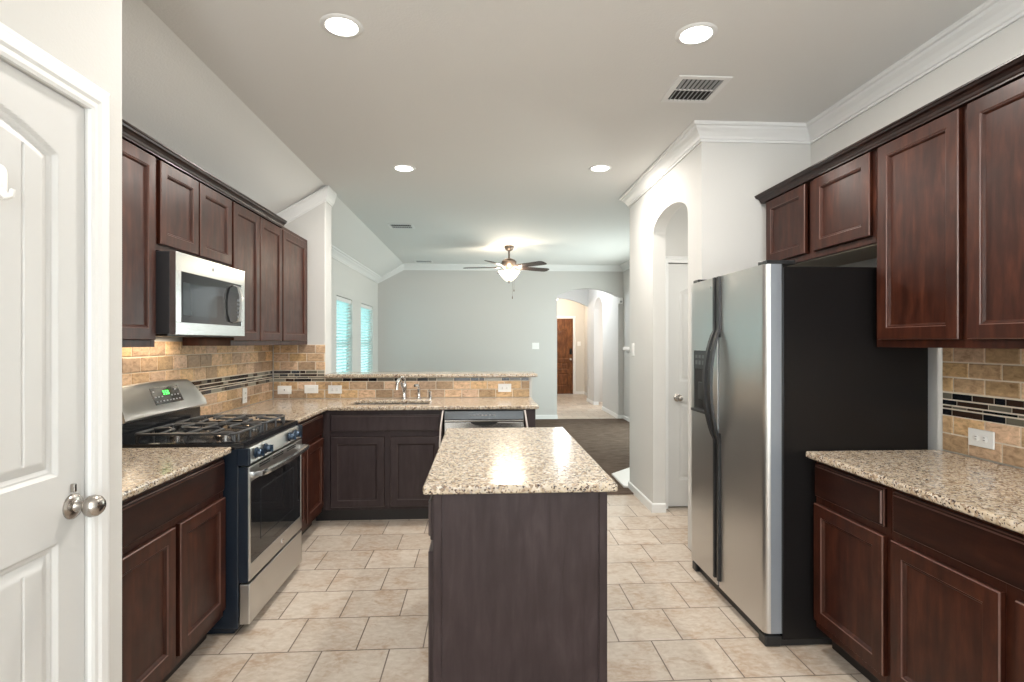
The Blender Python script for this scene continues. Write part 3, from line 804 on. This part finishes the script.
fz = fdoor(.0, .372, 'freezer_door', .012, .006); fr = fdoor(.392, FW, 'fridge_door', .006, .028)
MB().box(.004, .078, .06, .370, .086, 1.748).build('door_gasket', PLAST, fz); MB().box(.396, .078, .06, FW-.004, .086, 1.748).build('door_gasket', PLAST, fr)
MB().box(.372, .012, .062, .392, .075, 1.75).build('centre_strip', PLAST, t)
def fhandle(xc, door_, sgn):
    m = MB(); loops = []
    zs = [.10, .30, .62, .84] + [.86+.60*i/20 for i in range(21)] + [1.50, 1.60, 1.75]
    for z in zs:
        k = math.sin(PI*max(0, min(1, (z-.86)/.60)))**.75 if .86 < z < 1.46 else 0
        y = -.008-.054*k; w = (.012 if z > .84 else .009)+.004*k; xo = xc+sgn*(.012*k)
        loops.append([(xo-w, y-.006, z), (xo+w, y-.006, z), (xo+w+.002, y+.008, z), (xo-w-.002, y+.008, z)])
    m.loft(loops, smooth=True)
    m.box(xc-.012, -.004, .10, xc+.012, .004, .90); m.box(xc-.012, -.004, 1.42, xc+.012, .004, 1.75)
    m.build('handle', PLAST, door_, ang=50)
fhandle(.357, fz, -1); fhandle(.407, fr, 1)
# ice and water dispenser on the freezer door
m = MB(); m.box(.055, -.004, .985, .075, .004, 1.345); m.box(.275, -.004, .985, .295, .004, 1.345); m.box(.055, -.004, .985, .295, .004, 1.005); m.box(.055, -.004, 1.235, .295, .004, 1.345)
dsp = m.build('dispenser', PLAST, fz, bev=.003)
MB().box(.075, -.0025, 1.005, .275, -.0005, 1.235).build('dispenser_recess', DARKH, dsp)
m = MB()
for i in range(4): m.box(.085+i*.048, -.007, 1.262, .118+i*.048, -.004, 1.285); m.box(.085+i*.048, -.007, 1.30, .118+i*.048, -.004, 1.318)
m.build('dispenser_button', plain('button_grey', (.09, .095, .10), .35), dsp, bev=.001)
m = MB(); m.box(.14, -.014, 1.06, .21, -.0025, 1.16); m.build('dispenser_paddle', PLAST, dsp, bev=.003)
MB().box(.07, -.03, .985, .28, -.002, 1.0).build('drip_tray', PLAST, dsp, bev=.004)
m = MB(); m.box(FW-.085, .01, 1.752, FW-.01, .15, 1.772); m.build('hinge_cover', PLAST, t, bev=.004)
m = MB(); m.box(.01, .01, 1.752, .085, .15, 1.772); m.build('hinge_cover', PLAST, t, bev=.004)
m = MB(); m.box(FW-.07, .005, .0, FW-.005, .08, .05); m.build('roller_foot', PLAST, t, bev=.006)
m = MB(); m.box(.005, .005, .0, .06, .08, .05); m.build('roller_foot', PLAST, t, bev=.006)
MB().lathe([(0, 0), (.010, 0), (.010, .002), (0, .003)], (.30, 0, 1.70), '-y').build('badge', CHROME, fz)

# ---------------------------------------------------------------- dishwasher
t = thing('dishwasher', 'stainless dishwasher built in under the counter behind the island', 'dishwasher', (-.292, 4.18, 0))
DW = .622
MB().box(.01, .05, .10, DW-.01, .56, .862).build('tub', PLAST, t)
m = MB(); m.box(.004, .0, .13, DW-.004, .05, .775); m.build('door', SSB, t, bev=.004)
m = MB(); m.loft([[(.004, .006, .778), (DW-.004, .006, .778), (DW-.004, .05, .778), (.004, .05, .778)], [(.004, -.006, .80), (DW-.004, -.006, .80), (DW-.004, .05, .80), (.004, .05, .80)], [(.004, .004, .862), (DW-.004, .004, .862), (DW-.004, .05, .862), (.004, .05, .862)]])
cp = m.build('control_panel', BLK, t, bev=.002)
m = MB()
for i in range(7): m.box(.20+i*.03, -.0055, .825, .214+i*.03, .001, .835)
m.build('control_button', GREYP, cp)
pts = [(DW/2+.105*math.cos(PI*k/14), .782-.034*math.sin(PI*k/14)) for k in range(15)]
m = MB(); m.prism([(x, -.004, z) for x, z in pts], (0, .02, 0)); m.build('handle_pocket', DARKH, t)
m = MB(); m.box(.004, -.008, .782, DW-.004, .004, .792); m.build('handle_lip', SSB, cp, bev=.003)
for s_, nm in ((0, 'side_trim'), (1, 'side_trim')):
    x = -.006 if s_ == 0 else DW+.004
    path = [(x, -.002, .866), (x-(.006 if s_ == 0 else -.006), -.018, .82), (x-(.016 if s_ == 0 else -.018), -.035, .74), (x-(.022 if s_ == 0 else -.028), -.042, .62), (x-(.022 if s_ == 0 else -.03), -.03, .46)]
    m = MB(); m.loft([[(p[0]-.006, p[1], p[2]), (p[0]+.006, p[1], p[2]), (p[0]+.006, p[1]+.012, p[2]), (p[0]-.006, p[1]+.012, p[2])] for p in path], smooth=True)
    m.build(nm, plain('pale_trim', (.62, .56, .52), .5), t, ang=60)

# ---------------------------------------------------------------- faucet, sprayer, soap pump
t = thing('faucet', 'chrome kitchen faucet with curved spout behind the sink', 'faucet', (-.672, 4.735, CT1))
MB().lathe([(0, 0), (.030, 0), (.030, .007), (.023, .013), (.020, .02), (.019, .085), (.023, .095), (.024, .125), (.018, .138), (0, .141)]).build('body', CHROME, t)
sp = [(-.004, -.006, .08), (-.014, -.024, .118)]
for i in range(9):
    a = PI*.95*i/8; sp.append((-.016-.022*i/8, -.034-.06*(1-math.cos(a)), .128+.048*math.sin(a)))
sp.append((sp[-1][0]-.001, sp[-1][1]-.002, .095))
MB().tube(sp, [.016, .0155]+[.014]*9+[.0155], 14).build('spout', CHROME, t)
MB().tube([(.002, 0, .130), (.008, -.002, .150), (.004, -.008, .172), (-.010, -.020, .190), (-.020, -.028, .194)], [.013, .011, .009, .008, .008], 10).build('lever', CHROME, t)
t = thing('side_sprayer', 'chrome side sprayer with tilted head right of the faucet', 'sprayer', (-.545, 4.735, CT1))
MB().lathe([(0, 0), (.025, 0), (.025, .006), (.018, .012), (.015, .03), (.0135, .07), (.017, .085), (0, .092)]).build('base', CHROME, t)
MB().tube([(0, 0, .082), (-.004, -.006, .104), (-.016, -.02, .120), (-.032, -.036, .118)], [.013, .016, .016, .013], 12).build('head', CHROME, t)
t = thing('soap_dispenser', 'short chrome soap pump, rightmost fitting behind the sink', 'soap dispenser', (-.447, 4.735, CT1))
MB().lathe([(0, 0), (.024, 0), (.024, .006), (.017, .011), (.016, .05), (.018, .055), (.018, .066), (0, .071)]).build('base', CHROME, t)
MB().tube([(0, 0, .062), (-.004, -.012, .074), (-.01, -.04, .074), (-.012, -.05, .067)], [.012, .010, .008, .007], 10).build('nozzle', CHROME, t)

# ---------------------------------------------------------------- wall plates
def plate(name, label, cat, loc, rz, w, h, kind, group=None):
    """wall plate, local face towards -y, centred"""
    t = thing(name, label, cat, loc, rz, group)
    m = MB(); m.rects([(-w/2,-h/2,w/2,h/2,0,0), (-w/2,-h/2,w/2,h/2,0,-.004), (-w/2,-h/2,w/2,h/2,.003,-.006)], 'xz', True, True)
    m.build('cover_plate', WPL, t)
    horiz = w > h
    def sock(cx, cz):
        s = MB().lathe([(0, 0), (.016, 0), (.016, .0075), (.014, .0085), (0, .0085)], (cx, 0, cz), '-y', 20).build('socket', WPL, t)
        m = MB()
        for dx in (-.0055, .0055):
            if horiz: m.box(cx-.004, -.0095, cz+dx-.001, cx+.004, -.0083, cz+dx+.001)
            else: m.box(cx+dx-.001, -.0095, cz-.004, cx+dx+.001, -.0083, cz+.004)
        m.build('slot', DARKH, s)
    if kind == 'outlet':
        for d in (-.019, .019): sock(d if horiz else 0, 0 if horiz else d)
    if kind == 'gfci':
        b = MB(); bw, bh = (.066, .033) if horiz else (.033, .066); b.box(-bw/2, -.0085, -bh/2, bw/2, 0, bh/2); bo = b.build('socket', WPL, t, bev=.001)
        m = MB(); m.box(-.003, -.0092, -.006, .003, -.0083, .006); m.build('reset_button', DARKH, bo)
    if kind == 'rocker':
        k = 2 if w > .10 and not horiz or w > .125 else 1
        for i in range(k):
            cx = (i-(k-1)/2)*.046
            bw, bh = (.066, .033) if horiz else (.033, .066)
            m = MB(); m.loft([[(cx-bw/2, 0, -bh/2), (cx+bw/2, 0, -bh/2), (cx+bw/2, 0, bh/2), (cx-bw/2, 0, bh/2)], [(cx-bw/2, -.007, -bh/2), (cx+bw/2, -.007, -bh/2), (cx+bw/2, -.011, bh/2), (cx-bw/2, -.011, bh/2)]])
            m.build('rocker', WPL, t, bev=.001)
    return t
plate('wall_outlet', 'upright white outlet on the left wall tiles right of the range', 'outlet', (XL+.013, 4.25, .985), L90, .072, .115, 'outlet')
plate('wall_outlet', 'white outlet lying sideways nearest the tiled corner', 'outlet', (-1.722, YB-.0115, .976), 0, .118, .073, 'gfci')
plate('light_switch', 'white sideways switch plate between two other plates on the end wall tiles', 'switch', (-1.492, YB-.0115, .982), 0, .118, .073, 'rocker')
plate('wall_outlet', 'white sideways outlet at the left end of the bar tiles below the ledge', 'outlet', (-1.288, YB-.0115, .978), 0, .118, .073, 'outlet')
plate('wall_outlet', 'white sideways outlet on the bar tiles above the dishwasher', 'outlet', (.205, YB-.0115, .985), 0, .118, .073, 'outlet')
plate('wall_outlet', 'white sideways outlet on the right wall tiles below the mosaic', 'outlet', (XR-.013, 2.165, .988), R90, .118, .073, 'outlet')
plate('light_switch', 'white double switch on the far grey living room wall', 'switch', (.965, YL, 1.325), 0, .125, .115, 'rocker')
plate('light_switch', 'white switch plate on the wall edge beside the arched opening', 'switch', (XA, 4.93, 1.325), R90, .072, .115, 'rocker')
plate('light_switch', 'small switch plate beside the wooden front door', 'switch', (2.60, 14.33, 1.35), 0, .09, .115, 'rocker')
t = thing('motion_sensor', 'small white sensor box high on the far wall right of the arch', 'sensor', (2.505, YL, 2.14))
MB().box(-.035, -.045, -.055, .035, 0, .055).build('housing', WPL, t, bev=.01); MB().box(-.022, -.048, -.035, .022, -.044, .0).build('lens', GREYP, t, bev=.002)
# adhesive hook on the pantry door
t = thing('adhesive_hook', 'white adhesive hook with a thin wire stuck on the pantry door', 'hook', (XP-.003, 1.238, 1.745), L90)
def rrect(w, h, y, r=.012, n=5):
    out = []
    for (cx, cz, a0) in ((w/2-r, h/2-r, 0), (-w/2+r, h/2-r, PI/2), (-w/2+r, -h/2+r, PI), (w/2-r, -h/2+r, 1.5*PI)):
        for k in range(n+1): a = a0+PI/2*k/n; out.append((cx+r*math.cos(a), y, cz+r*math.sin(a)))
    return out
MB().loft([rrect(.036, .075, 0, .016), rrect(.036, .075, -.005, .016), rrect(.028, .066, -.008, .013)], smooth=True).build('plate', WPL, t)
MB().tube([(0, -.006, -.018), (0, -.018, -.034), (0, -.028, -.03), (0, -.031, -.016)], [.007, .007, .006, .005], 10).build('hook', WPL, t)
MB().tube([(.0, -.018, -.026), (.016, -.012, -.022), (.024, -.010, -.014)], .0016, 6).build('wire', NICK, t)

# ---------------------------------------------------------------- ceiling fixtures
def downlight(label, x, y):
    t = thing('recessed_light', label, 'ceiling light', (x, y, ZC), 0, 'recessed kitchen ceiling lights')
    MB().lathe([(.066, -.001), (.070, -.006), (.088, -.004), (.092, 0), (.066, 0)], (0, 0, 0), 'z', 32).build('trim_ring', TRIM, t)
    MB().lathe([(0, -.014), (.03, -.013), (.055, -.009), (.066, -.004), (.066, -.001), (0, -.001)], (0, 0, 0), 'z', 32).build('lens', LED, t)
    l = bpy.data.lights.new('downlight', 'AREA'); l.shape = 'DISK'; l.size = .13; l.energy = 18; l.color = (1, .94, .865)
    o = bpy.data.objects.new('downlight', l); C.objects.link(o); o.parent = t; o.location = (0, 0, -.016)
    return t
downlight('round recessed ceiling light nearest the left cabinets', -.61, 2.396)
downlight('round recessed ceiling light beside the large air vent', .959, 2.37)
downlight('round recessed ceiling light above the sink', -.615, 4.324)
downlight('round recessed ceiling light near the arched opening', .937, 4.237)
def vent(label, x, y, w, d, n, two=True):
    t = thing('ceiling_vent', label, 'vent', (x, y, ZC))
    b = .028*min(1, w/.25)+.004
    m = MB(); m.box(-w/2, -d/2, -.006, w/2, -d/2+b, 0); m.box(-w/2, d/2-b, -.006, w/2, d/2, 0); m.box(-w/2, -d/2+b, -.006, -w/2+b, d/2-b, 0); m.box(w/2-b, -d/2+b, -.006, w/2, d/2-b, 0)
    if two: m.box(-w/2+b, -.006, -.0058, w/2-b, .006, 0)
    m.build('grille_frame', TRIM, t, bev=.002)
    MB().box(-w/2+b, -d/2+b, -.0012, w/2-b, d/2-b, -.0004).build('duct_opening', DARKH, t)
    m = MB()
    for i in range(n):
        xx = -w/2+b+(w-2*b)*(i+.5)/n; q = (w-2*b)/n*.17
        for (ya, yb, s_) in (((-d/2+b, -.006, 1), (.006, d/2-b, -1)) if two else ((-d/2+b, d/2-b, 1),)):
            m.prism([(xx-q*.5-s_*q, ya, -.001), (xx+q*.5-s_*q, ya, -.001), (xx+q*.5+s_*q, ya, -.0075), (xx-q*.5+s_*q, ya, -.0075)], (0, yb-ya, 0))
    m.build('louver', GREYP, t)
    return t
vent('large white ceiling air vent beside the right recessed light', 1.162, 2.89, .285, .305, 9)
vent('small ceiling vent in the flat ceiling above the bar, before the fan', -.955, 6.49, .30, .26, 9)
vent('farthest small ceiling vent close to the far crown moulding', -.99, 9.30, .32, .22, 9)

# ceiling fan
FX, FY = .392, 7.75
t = thing('ceiling_fan', 'five-blade ceiling fan with lit glass bowl hanging in the living room', 'ceiling fan', (FX, FY, ZC))
FANM = plain('fan_bronze', (.20, .15, .12), .3, .8); BLADE = wood('fan_blade', (.018, .009, .006), (.035, .017, .011), (.06, .03, .018), False, .4, .1)
MB().lathe([(0, 0), (.068, 0), (.070, -.02), (.055, -.055), (.025, -.075), (0, -.076)]).build('canopy', FANM, t)
MB().tube([(0, 0, -.06), (0, 0, -.19)], .013, 12).build('downrod', FANM, t)
MB().lathe([(0, -.175), (.03, -.178), (.085, -.20), (.108, -.225), (.110, -.275), (.095, -.30), (.07, -.315), (.055, -.345), (.075, -.36), (.075, -.37), (0, -.372)], seg=32).build('motor_housing', FANM, t)
for k, a in enumerate((170, 242, 314, 26, 98)):
    a = math.radians(a); ca, sa = math.cos(a), math.sin(a)
    def Q(r, s, z): return (ca*r-sa*s, sa*r+ca*s, z)
    ir = MB(); ir.loft([[Q(r, -w, z), Q(r, w, z), Q(r, w, z+.005), Q(r, -w, z+.005)] for r, w, z in ((.085, .016, -.300), (.12, .014, -.312), (.16, .018, -.316), (.21, .03, -.317))])
    pts = [(.17, .052), (.20, .060), (.40, .066), (.60, .070), (.645, .062), (.665, .035)]
    b = MB(); top = [Q(r, s, -.309-s*.2) for r, s in pts]+[Q(r, -s, -.309+s*.2) for r, s in reversed(pts)]
    b.prism(top, (0, 0, .007)); bo = b.build('blade', BLADE, t); ir.build('blade_iron', FANM, bo)
sh = MB(); sh.lathe([(.048, -.375), (.06, -.380), (.125, -.372), (.150, -.362), (.156, -.366), (.140, -.395), (.10, -.45), (.062, -.485), (.05, -.500), (.0, -.503), (.0, -.497), (.045, -.494), (.058, -.478), (.092, -.446), (.132, -.395), (.12, -.381), (.048, -.381)], seg=36)
# the bowl hangs open at its top, its rim carried by the fitter
sh.build('glass_bowl', SHADE, t)
MB().lathe([(0, -.498), (.014, -.500), (.016, -.51), (.008, -.525), (.004, -.54), (0, -.541)]).build('finial', FANM, t)
m = MB(); m.tube([(.05, -.02, -.37), (.046, -.03, -.72)], .0016, 6); m.lathe([(0, -.765), (.006, -.76), (.008, -.745), (.003, -.72), (0, -.72)], (.046, -.03, 0)); m.build('pull_chain', FANM, t)
m = MB(); m.tube([(.075, 0, -.36), (.07, -.02, -.62)], .0016, 6); m.lathe([(0, -.66), (.006, -.655), (.008, -.64), (.003, -.62), (0, -.62)], (.07, -.02, 0)); m.build('pull_chain', FANM, t)
for a in (30, 150, 270):
    l = bpy.data.lights.new('fan_bulb', 'POINT'); l.energy = 8; l.shadow_soft_size = .025; l.color = (1, .86, .68)
    o = bpy.data.objects.new('fan_bulb', l); C.objects.link(o); o.parent = t; o.location = (.178*math.cos(math.radians(a)), .178*math.sin(math.radians(a)), -.352)

# foyer light
t = thing('flush_light', 'glowing dome ceiling light in the foyer beyond the far arch', 'ceiling light', (1.78, 13.4, 2.555))
MB().lathe([(0, 0), (.16, 0), (.165, -.02), (.155, -.03), (0, -.03)], seg=28).build('pan', FANM, t)
MB().lathe([(0, -.03), (.15, -.03), (.145, -.07), (.10, -.12), (.04, -.14), (0, -.142)], seg=28).build('dome', SHADE, t)
l = bpy.data.lights.new('foyer_bulb', 'POINT'); l.energy = 32; l.shadow_soft_size = .1; l.color = (1, .86, .71)
o = bpy.data.objects.new('foyer_bulb', l); C.objects.link(o); o.parent = t; o.location = (0, 0, -.25)

# corner fireplace edge: mantel shelf and hearth peeking past the arch wall
d45 = math.radians(45)
t = thing('fireplace_mantel', 'white mantel shelf end peeking past the arched wall', 'mantel', (1.405, 5.33, 1.285), d45)
m = MB(); m.box(0, -.22, .03, 1.45, 0, .06); m.box(.02, -.22, .012, 1.43, -.015, .03); m.box(.035, -.22, 0, 1.415, -.03, .012)
m.build('shelf', TRIM, t, bev=.003)
struct(MB().prism([(1.51, 5.05, 0), (2.56, 6.10, 0), (2.56, 5.05, 0)], (0, 0, ZC-.11)).build('wall_fireplace', LIVW))
tag(MB().prism([(0, 0, 0), (0, -.475, 0), (.152, -.475, 0), (.945, .32, 0), (.62, .62, 0)], (0, 0, .022)).build('hearth', plain('hearth_stone', (.72, .71, .69), .4), None, (1.345, 5.53, .012), .004), 'pale flat fireplace hearth on the carpet past the arched wall', 'hearth')
